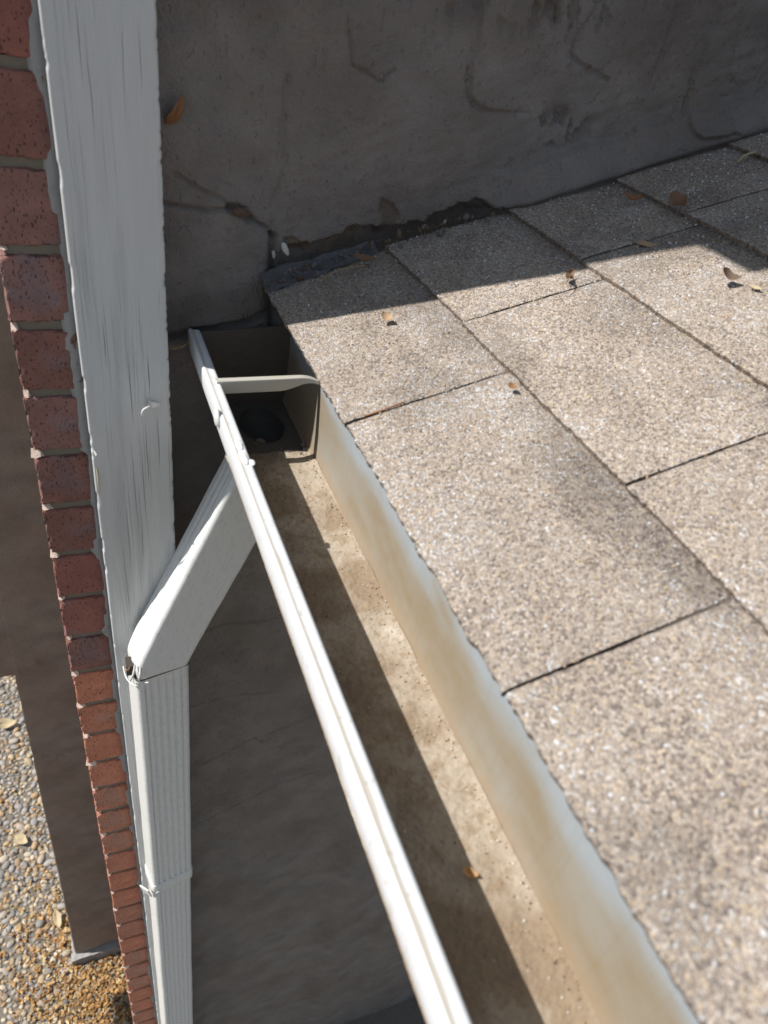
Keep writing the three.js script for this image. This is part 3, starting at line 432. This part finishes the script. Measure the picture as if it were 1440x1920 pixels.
  // drips and lumps of old sealant on the lip
  const blob = (x, y, z, sx, sy, sz, k) => { const g = new THREE.IcosahedronGeometry(1, 3), p = g.attributes.position; for (let i = 0; i < p.count; i++) { const a = p.getX(i), b = p.getY(i), c = p.getZ(i), f = 0.75 + 0.5 * fbm(a * 1.7 + k, b * 1.7 + c * 2.3, 3, 3); p.setXYZ(i, a * f * sx, b * f * sy, c * f * sz); } const m = mergeVertices((g.deleteAttribute('uv'), g.deleteAttribute('normal'), g), 1e-5); m.computeVertexNormals(); const o = part('sealant_blob', m, mPaint, gut); o.position.set(lx(x), ly(y), z - ZA); return o; };
  blob(0.1275, -0.4105, -0.66, 0.0032, 0.010, 0.008, 1);
  blob(0.1375, -0.4062, -0.600, 0.0035, 0.0011, 0.009, 5); blob(0.1365, -0.4058, -0.575, 0.0045, 0.0014, 0.012, 9); blob(0.1435, -0.4066, -0.568, 0.0032, 0.0014, 0.005, 15);
}

// ---------------------------------------------------------------- downspout
{
  const ds = thing('downspout', 'white painted ribbed metal downspout with a slanted elbow under the gutter', 'downspout', [0.05, GROUND, -0.765]);
  // section in the pipe's own frame: a along the front, b towards us
  const HWa = 0.041, HWb = 0.028, RC = 0.008;
  const section = (fl, flSide, k = 1) => {
    const P = [], hw = HWa * k, hd = HWb * k;
    const arc = (cx, cy, a0) => { for (let i = 0; i <= 5; i++) { const a = a0 + i / 5 * Math.PI / 2; P.push([cx + Math.cos(a) * RC, cy + Math.sin(a) * RC]); } };
    arc(hw - RC, hd - RC, 0);
    for (let i = 1; i < 60; i++) { const t = i / 60, a = mix(hw - RC, -hw + RC, t), q = (t - 0.06) / 0.88; let d = 0; if (fl && q > 0 && q < 1) { const s = mod(q * 5 + 0.5, 1); d = -fl * Math.pow(Math.sin(Math.PI * s), 4); } P.push([a, hd + d]); }
    arc(-hw + RC, hd - RC, Math.PI / 2);
    for (let i = 1; i < 24; i++) { const t = i / 24, b = mix(hd - RC, -hd + RC, t), s = mod(t * 3 + 0.5, 1); P.push([-hw - (flSide ? -flSide * Math.pow(Math.sin(Math.PI * s), 6) : 0), b]); }
    arc(-hw + RC, -hd + RC, Math.PI); for (let i = 1; i < 8; i++) P.push([mix(-hw + RC, hw - RC, i / 8), -hd]); arc(hw - RC, -hd + RC, Math.PI * 1.5); for (let i = 1; i < 8; i++) P.push([hw, mix(-hd + RC, hd - RC, i / 8)]);
    P.push(P[0]); return P;
  };
  const TW = 0.2, ax = new THREE.Vector3(Math.cos(TW), 0, -Math.sin(TW)), bz = new THREE.Vector3(Math.sin(TW), 0, Math.cos(TW));
  const loft = (sec, stations, uvs = 1) => { // stations: {o: centre, a, b: frame, k: scale}
    return sheet(sec.map((_, i) => i), stations.map((_, i) => i), (i, j) => { const s = stations[j], [a, b] = sec[i], k = s.k ?? 1, p = s.o.clone().addScaledVector(s.a, a * k).addScaledVector(s.b, b * k); return { p: [p.x - 0.05, p.y - GROUND, p.z + 0.765], uv: [i / sec.length * 3, s.o.y * 10] }; }, true);
  };
  const centre = y => new THREE.Vector3(mix(0.0605, 0.0505, clamp((-0.9 - y) / 1.5)), y, -0.7675);
  const straight = (y0, y1, n, fl, k0 = 1, k1 = 1) => loft(section(fl, 0.0), range(0, 1, n).map(t => { const y = mix(y0, y1, t); return { o: centre(y).add(new THREE.Vector3(0.0009 * (vn(y * 14, 2, 5) - 0.5), 0, 0.0009 * (vn(y * 12, 5, 7) - 0.5))), a: ax, b: bz, k: mix(k0, k1, t) }; }));
  part('upper_pipe', straight(-0.905, -1.578, 60, 0.003), mPaint, ds);
  part('lower_pipe', straight(-1.57, GROUND + 0.05, 80, 0.003, 0.955, 0.975), mPaint, ds);
  // elbow: from inside the pipe mouth, leaning up to the outlet under the gutter
  const a0 = centre(-0.93), knee = centre(-0.892), top = new THREE.Vector3(0.2045, -0.578, -0.785), end = new THREE.Vector3(0.211, -0.547, -0.790);
  const path = new THREE.CatmullRomCurve3([a0, knee.clone().add(new THREE.Vector3(0.003, 0.005, 0.002)), knee.clone().lerp(top, 0.18), knee.clone().lerp(top, 0.5), knee.clone().lerp(top, 0.85), top, end], false, 'catmullrom', 0.35);
  const st = range(0, 1, 90).map(t => { const o = path.getPoint(t), tan = path.getTangent(t), tw = mix(TW, 0.05, ss(0.1, 0.9, t)), b0 = new THREE.Vector3(Math.sin(tw), 0, Math.cos(tw)), b = b0.addScaledVector(tan, -b0.dot(tan)).normalize(), a = new THREE.Vector3().crossVectors(tan, b).normalize(); if (a.x < 0) a.negate(); return { o, a, b, k: mix(0.93, 1, ss(0.06, 0.16, t)) * (1 + 0.012 * (vn(t * 20, 3, 9) - 0.5)) }; });
  part('elbow', loft(section(0, 0.0012), st), mPaint, ds);
  part('joint_gap', loft(section(0, 0), [-0.9085, -0.908, -0.905, -0.9045].map((y, i) => ({ o: centre(y), a: ax, b: bz, k: i % 3 ? 1.022 : 0.98 }))), M({ color: lin(0.09, 0.08, 0.065), roughness: 0.9 }), ds);
  // torn seam and strings of paint at the joint
  const tube = (pts, rad) => new THREE.TubeGeometry(new THREE.CatmullRomCurve3(pts.map(p => new THREE.Vector3(p[0] - 0.05, p[1] - GROUND, p[2] + 0.765))), 20, rad, 6);
  part('paint_string', tube([[0.026, -0.872, -0.736], [0.022, -0.886, -0.731], [0.018, -0.899, -0.733], [0.017, -0.907, -0.738]], 0.0016), mPaint, ds);
  part('paint_string', tube([[0.033, -0.876, -0.733], [0.031, -0.888, -0.728], [0.029, -0.9, -0.73], [0.03, -0.908, -0.735]], 0.0018), mPaint, ds);
  part('paint_string', tube([[0.010, -0.905, -0.765], [0.013, -0.911, -0.745], [0.024, -0.913, -0.731], [0.036, -0.911, -0.73], [0.043, -0.908, -0.729], [0.041, -0.914, -0.727]], 0.0013), mPaint, ds);
  part('torn_seam', new THREE.BoxGeometry(0.014, 0.02, 0.02).translate(0.0205 - 0.05, -0.897 - GROUND, -0.757 + 0.765), M({ color: lin(0.05, 0.04, 0.03) }), ds);
  // strap round the pipe joint with its folded ear
  const stp = part('strap', loft(section(0, 0, 1.035), [-1.602, -1.600, -1.59, -1.58, -1.566, -1.564].map((y, i) => ({ o: centre(y), a: ax, b: bz, k: i === 0 || i === 5 ? 0.9 : 1.012 }))), mPaint, ds); stp.rotation.x = 0;
  const ear = part('strap_ear', bx(-0.012, 0.012, -0.014, 0.016, -0.0015, 0.0015, 0.0008), mPaint, ds); ear.position.set(0.0065 - 0.05, -1.582 - GROUND, -0.737 + 0.765); ear.rotation.set(0.2, -0.85, 0.3);
  const ear2 = part('strap_ear', bx(-0.006, 0.012, -0.004, 0.004, -0.001, 0.001, 0.0006), mPaint, ds); ear2.position.set(0.024 - 0.05, -1.588 - GROUND, -0.727 + 0.765); ear2.rotation.set(-0.4, 0.3, 0.12);
}

// ---------------------------------------------------------------- leaves and scraps
const leafMats = { tan: [0.42, 0.28, 0.16], brown: [0.2, 0.11, 0.06], rust: [0.27, 0.125, 0.05], pale: [0.5, 0.4, 0.24], orange: [0.44, 0.25, 0.1], dark: [0.13, 0.08, 0.05] };
for (const k in leafMats) leafMats[k] = M({ color: lin(...leafMats[k]), map: grainMap, roughness: 0.75 });
function leafGeo(len, wid, curl, fold, seed) {
  return sheet(range(-1, 1, 10), range(0, 1, 14), (a, t) => {
    const w = wid * 0.5 * Math.pow(Math.sin(Math.PI * Math.pow(clamp(t * 0.97 + 0.015), 0.8)), 0.8) * (1 + 0.35 * (vn(t * 6, a < 0 ? 1 : 4, seed) - 0.5)), x = a * w;
    const y = curl * len * (t - 0.5) * (t - 0.5) * 4 + fold * Math.abs(a) * w + 0.12 * len * (fbm(a * 1.6 + 5, t * 3, seed, 2) - 0.5);
    return { p: [x, y, (t - 0.5) * len] };
  });
}
function leaf(name, label, mat, pos, len, wid, curl, fold, rot, seed, stem, category = 'leaf') {
  const l = thing(name, label, category, pos); l.rotation.set(...rot);
  part('blade', leafGeo(len, wid, curl, fold, seed), leafMats[mat], l);
  if (stem) part('stem', new THREE.TubeGeometry(new THREE.CatmullRomCurve3([[0, curl * len * 0.95, -len * 0.48], [len * 0.05, curl * len + len * 0.05, -len * 0.5 - stem * 0.5], [0, curl * len * 0.8, -len * 0.5 - stem]].map(p => new THREE.Vector3(...p))), 10, 0.0006, 5), leafMats[mat], l);
  return l;
}
const onRoof = (x, z, up = 0.012) => [x, roofY(x) + up - 0.006, z];
leaf('dry_leaf', 'small pale tan curled leaf on the sunlit eave shingle nearest the wall shadow', 'tan', onRoof(0.314, -0.681), 0.015, 0.011, 0.3, 0.4, [0.1, 0.7, 0.33], 3);
leaf('dry_leaf', 'curled brown leaf at the shadow edge beside a slot between shingles', 'brown', onRoof(0.503, -0.645, 0.011), 0.02, 0.012, 0.45, 0.7, [0.15, 2.4, 0.45], 7, 0.018);
leaf('dry_leaf', 'dark olive brown leaf alone on the sunlit shingles farthest from the gutter', 'dark', onRoof(0.619, -0.541, 0.014), 0.02, 0.015, 0.35, 0.5, [0.3, 0.9, 0.1], 12);
leaf('dry_leaf', 'tiny pale yellow scrap of leaf beside the dark olive brown leaf', 'pale', onRoof(0.634, -0.516, 0.009), 0.014, 0.006, 0.1, 0.2, [0, 0.4, 0.33], 15);
leaf('dry_leaf', 'narrow rust orange leaf lying in the roof shadow under the wall', 'rust', onRoof(0.658, -0.767, 0.013), 0.026, 0.011, 0.3, 0.5, [0.1, 1.2, 0.35], 18);
leaf('dry_leaf', 'broad grey brown leaf folded over a shaded course edge of the roof', 'brown', onRoof(0.684, -0.714, 0.016), 0.024, 0.021, 0.35, 0.5, [0.3, 0.2, 0.5], 22);
leaf('dry_leaf', 'thin tan leaf lying flat at the lower border of the roof shadow', 'tan', onRoof(0.61, -0.66, 0.009), 0.03, 0.01, 0.05, 0.1, [0, 1.4, 0.33], 25);
leaf('dry_leaf', 'small red brown chip of leaf at a shingle corner by the first course line', 'rust', onRoof(0.366, -0.497, 0.01), 0.01, 0.006, 0.3, 0.3, [0, 0.3, 0.33], 28);
leaf('dry_leaf', 'brown curled leaf in the shade where roof meets broken stucco', 'brown', onRoof(0.337, -0.828, 0.014), 0.028, 0.011, 0.2, 0.6, [0.2, 1.3, 0.3], 31);
leaf('dry_leaf', 'orange tan leaf resting on the silt inside the gutter', 'orange', [0.218, -0.5065, -0.183], 0.012, 0.007, 0.25, 0.4, [0.1, 0.9, 0.1], 34);
leaf('dry_leaf', 'upright orange leaf caught in the gap between trim board and stucco wall', 'rust', [0.1215, -0.165, -0.855], 0.036, 0.013, 0.3, 0.5, [-1.35, 0.5, 0.25], 37);
leaf('dry_leaf', 'tan leaf tip poking out between the trim board and the gutter end', 'tan', [0.113, -0.424, -0.845], 0.036, 0.012, 0.2, 0.6, [-0.5, 0.9, 0.4], 40);
leaf('dry_leaf', 'tan scrap of leaf wedged in the torn seam of the downspout', 'tan', [0.0165, -0.889, -0.742], 0.013, 0.01, 0.3, 0.6, [-1.0, 0.3, 0.6], 43);
leaf('dry_leaf', 'large dull yellow leaf on the pebbles beside the pier', 'pale', [-0.49, GROUND + 0.024, -1.99], 0.075, 0.045, 0.12, 0.3, [0.1, 0.9, 0.1], 46, 0.02);
leaf('dry_leaf', 'slim yellow leaf on the pebbles near the plinth corner', 'pale', [-0.347, GROUND + 0.022, -1.585], 0.075, 0.035, 0.15, 0.4, [0.2, 0.2, 0.1], 49);
leaf('dry_leaf', 'pale leaf lying on the pebbles under the lintel edge', 'pale', [-0.555, GROUND + 0.026, -2.65], 0.09, 0.055, 0.15, 0.3, [0.1, 1.5, 0.1], 52);
function needle(label, pts, rad, mat, name = 'pine_needle', category = 'pine needle') { const c = new THREE.Vector3(...pts[0]); const o = part(name, new THREE.TubeGeometry(new THREE.CatmullRomCurve3(pts.map(p => new THREE.Vector3(...p).sub(c))), 20, rad, 5), mat); o.position.copy(c); tag(o, label, category); }
needle('curved tan needle lying in the shade on the flashing', [onRoof(0.276, -0.806, 0.014), onRoof(0.3, -0.82, 0.015), onRoof(0.335, -0.815, 0.013)], 0.0007, leafMats.tan);
needle('brown needle lying in the slot between the two eave shingles', [onRoof(0.238, -0.533, 0.0085), onRoof(0.255, -0.5318, 0.009), onRoof(0.276, -0.533, 0.0085)], 0.0009, leafMats.rust);
needle('pale dry grass blade across the shaded shingles at the wall', [onRoof(0.812, -0.774, 0.012), onRoof(0.83, -0.783, 0.014), onRoof(0.85, -0.787, 0.012)], 0.0016, leafMats.pale, 'grass_blade', 'grass blade');
{ // broken bits in the hole at the foot of the stucco
  const chip = (label, p, s, rot, mat, k) => { const g = new THREE.IcosahedronGeometry(1, 1), a = g.attributes.position; for (let i = 0; i < a.count; i++) { const x = a.getX(i), y = a.getY(i), z = a.getZ(i), f = 0.7 + 0.6 * vn(x * 2 + k, y * 2 + z, 7); a.setXYZ(i, x * f * s[0], y * f * s[1], z * f * s[2]); } g.computeVertexNormals(); const o = part('stucco_chip', g, mat); o.position.set(...p); o.rotation.set(...rot); tag(o, label, 'chip'); };
  chip('white chip of stucco standing in the hole where the wall base has broken away', [0.247, -0.302, -0.862], [0.0035, 0.009, 0.003], [0, 0, 0.5], M({ color: lin(0.62, 0.6, 0.56) }), 2);
  chip('small pale chip left of the white chip in the broken wall base', [0.232, -0.308, -0.86], [0.0022, 0.005, 0.002], [0, 0, 0.1], M({ color: lin(0.45, 0.43, 0.4) }), 5);
  chip('brown lump of debris stuck in the crack beside the trim board', [0.19, -0.261, -0.862], [0.01, 0.006, 0.005], [0, 0, -0.2], leafMats.dark, 8);
}
{
  const r = rng(404), g = new THREE.IcosahedronGeometry(1, 0), n = 260, inst = new THREE.InstancedMesh(g, M({ roughness: 0.95 }), n), m4 = new THREE.Matrix4(), q = new THREE.Quaternion(), e = new THREE.Euler(), c = new THREE.Color(); inst.name = 'debris';
  for (let i = 0; i < n; i++) {
    const inGutter = i > 190, s = 0.0007 + 0.0032 * Math.pow(r(), 4); let p;
    if (inGutter) p = [0.168 + r() * 0.085, -0.5125 + s * 0.4, -0.855 + r() * 0.135]; if (inGutter && Math.hypot((p[0] - 0.213) / 0.036, (p[2] + 0.801) / 0.053) < 1) p[0] = r() < 0.5 ? 0.17 + 0.006 * r() : 0.2525, p[2] = -0.735 - 0.012 * r(); if (!inGutter) { const x = 0.236 + Math.pow(r(), 1.4) * 0.3; p = [x, roofY(x) + 0.003 + s * 0.5 + 0.006 * r(), -0.866 + 0.035 * r() * r()]; }
    e.set(r() * 6, r() * 6, r() * 6); m4.compose(new THREE.Vector3(...p), q.setFromEuler(e), new THREE.Vector3(s * (1 + r()), s * (0.5 + 0.5 * r()), s)); inst.setMatrixAt(i, m4);
    const w = r(), f = 0.6 + 0.5 * r(); w < 0.5 ? c.setRGB(0.2 * f, 0.175 * f, 0.155 * f) : w < 0.93 ? c.setRGB(0.16 * f, 0.105 * f, 0.06 * f) : c.setRGB(0.36 * f, 0.31 * f, 0.25 * f); inst.setColorAt(i, c);
  }
  inst.userData.kind = 'stuff'; put(inst);
}
renderer.render(scene, camera);
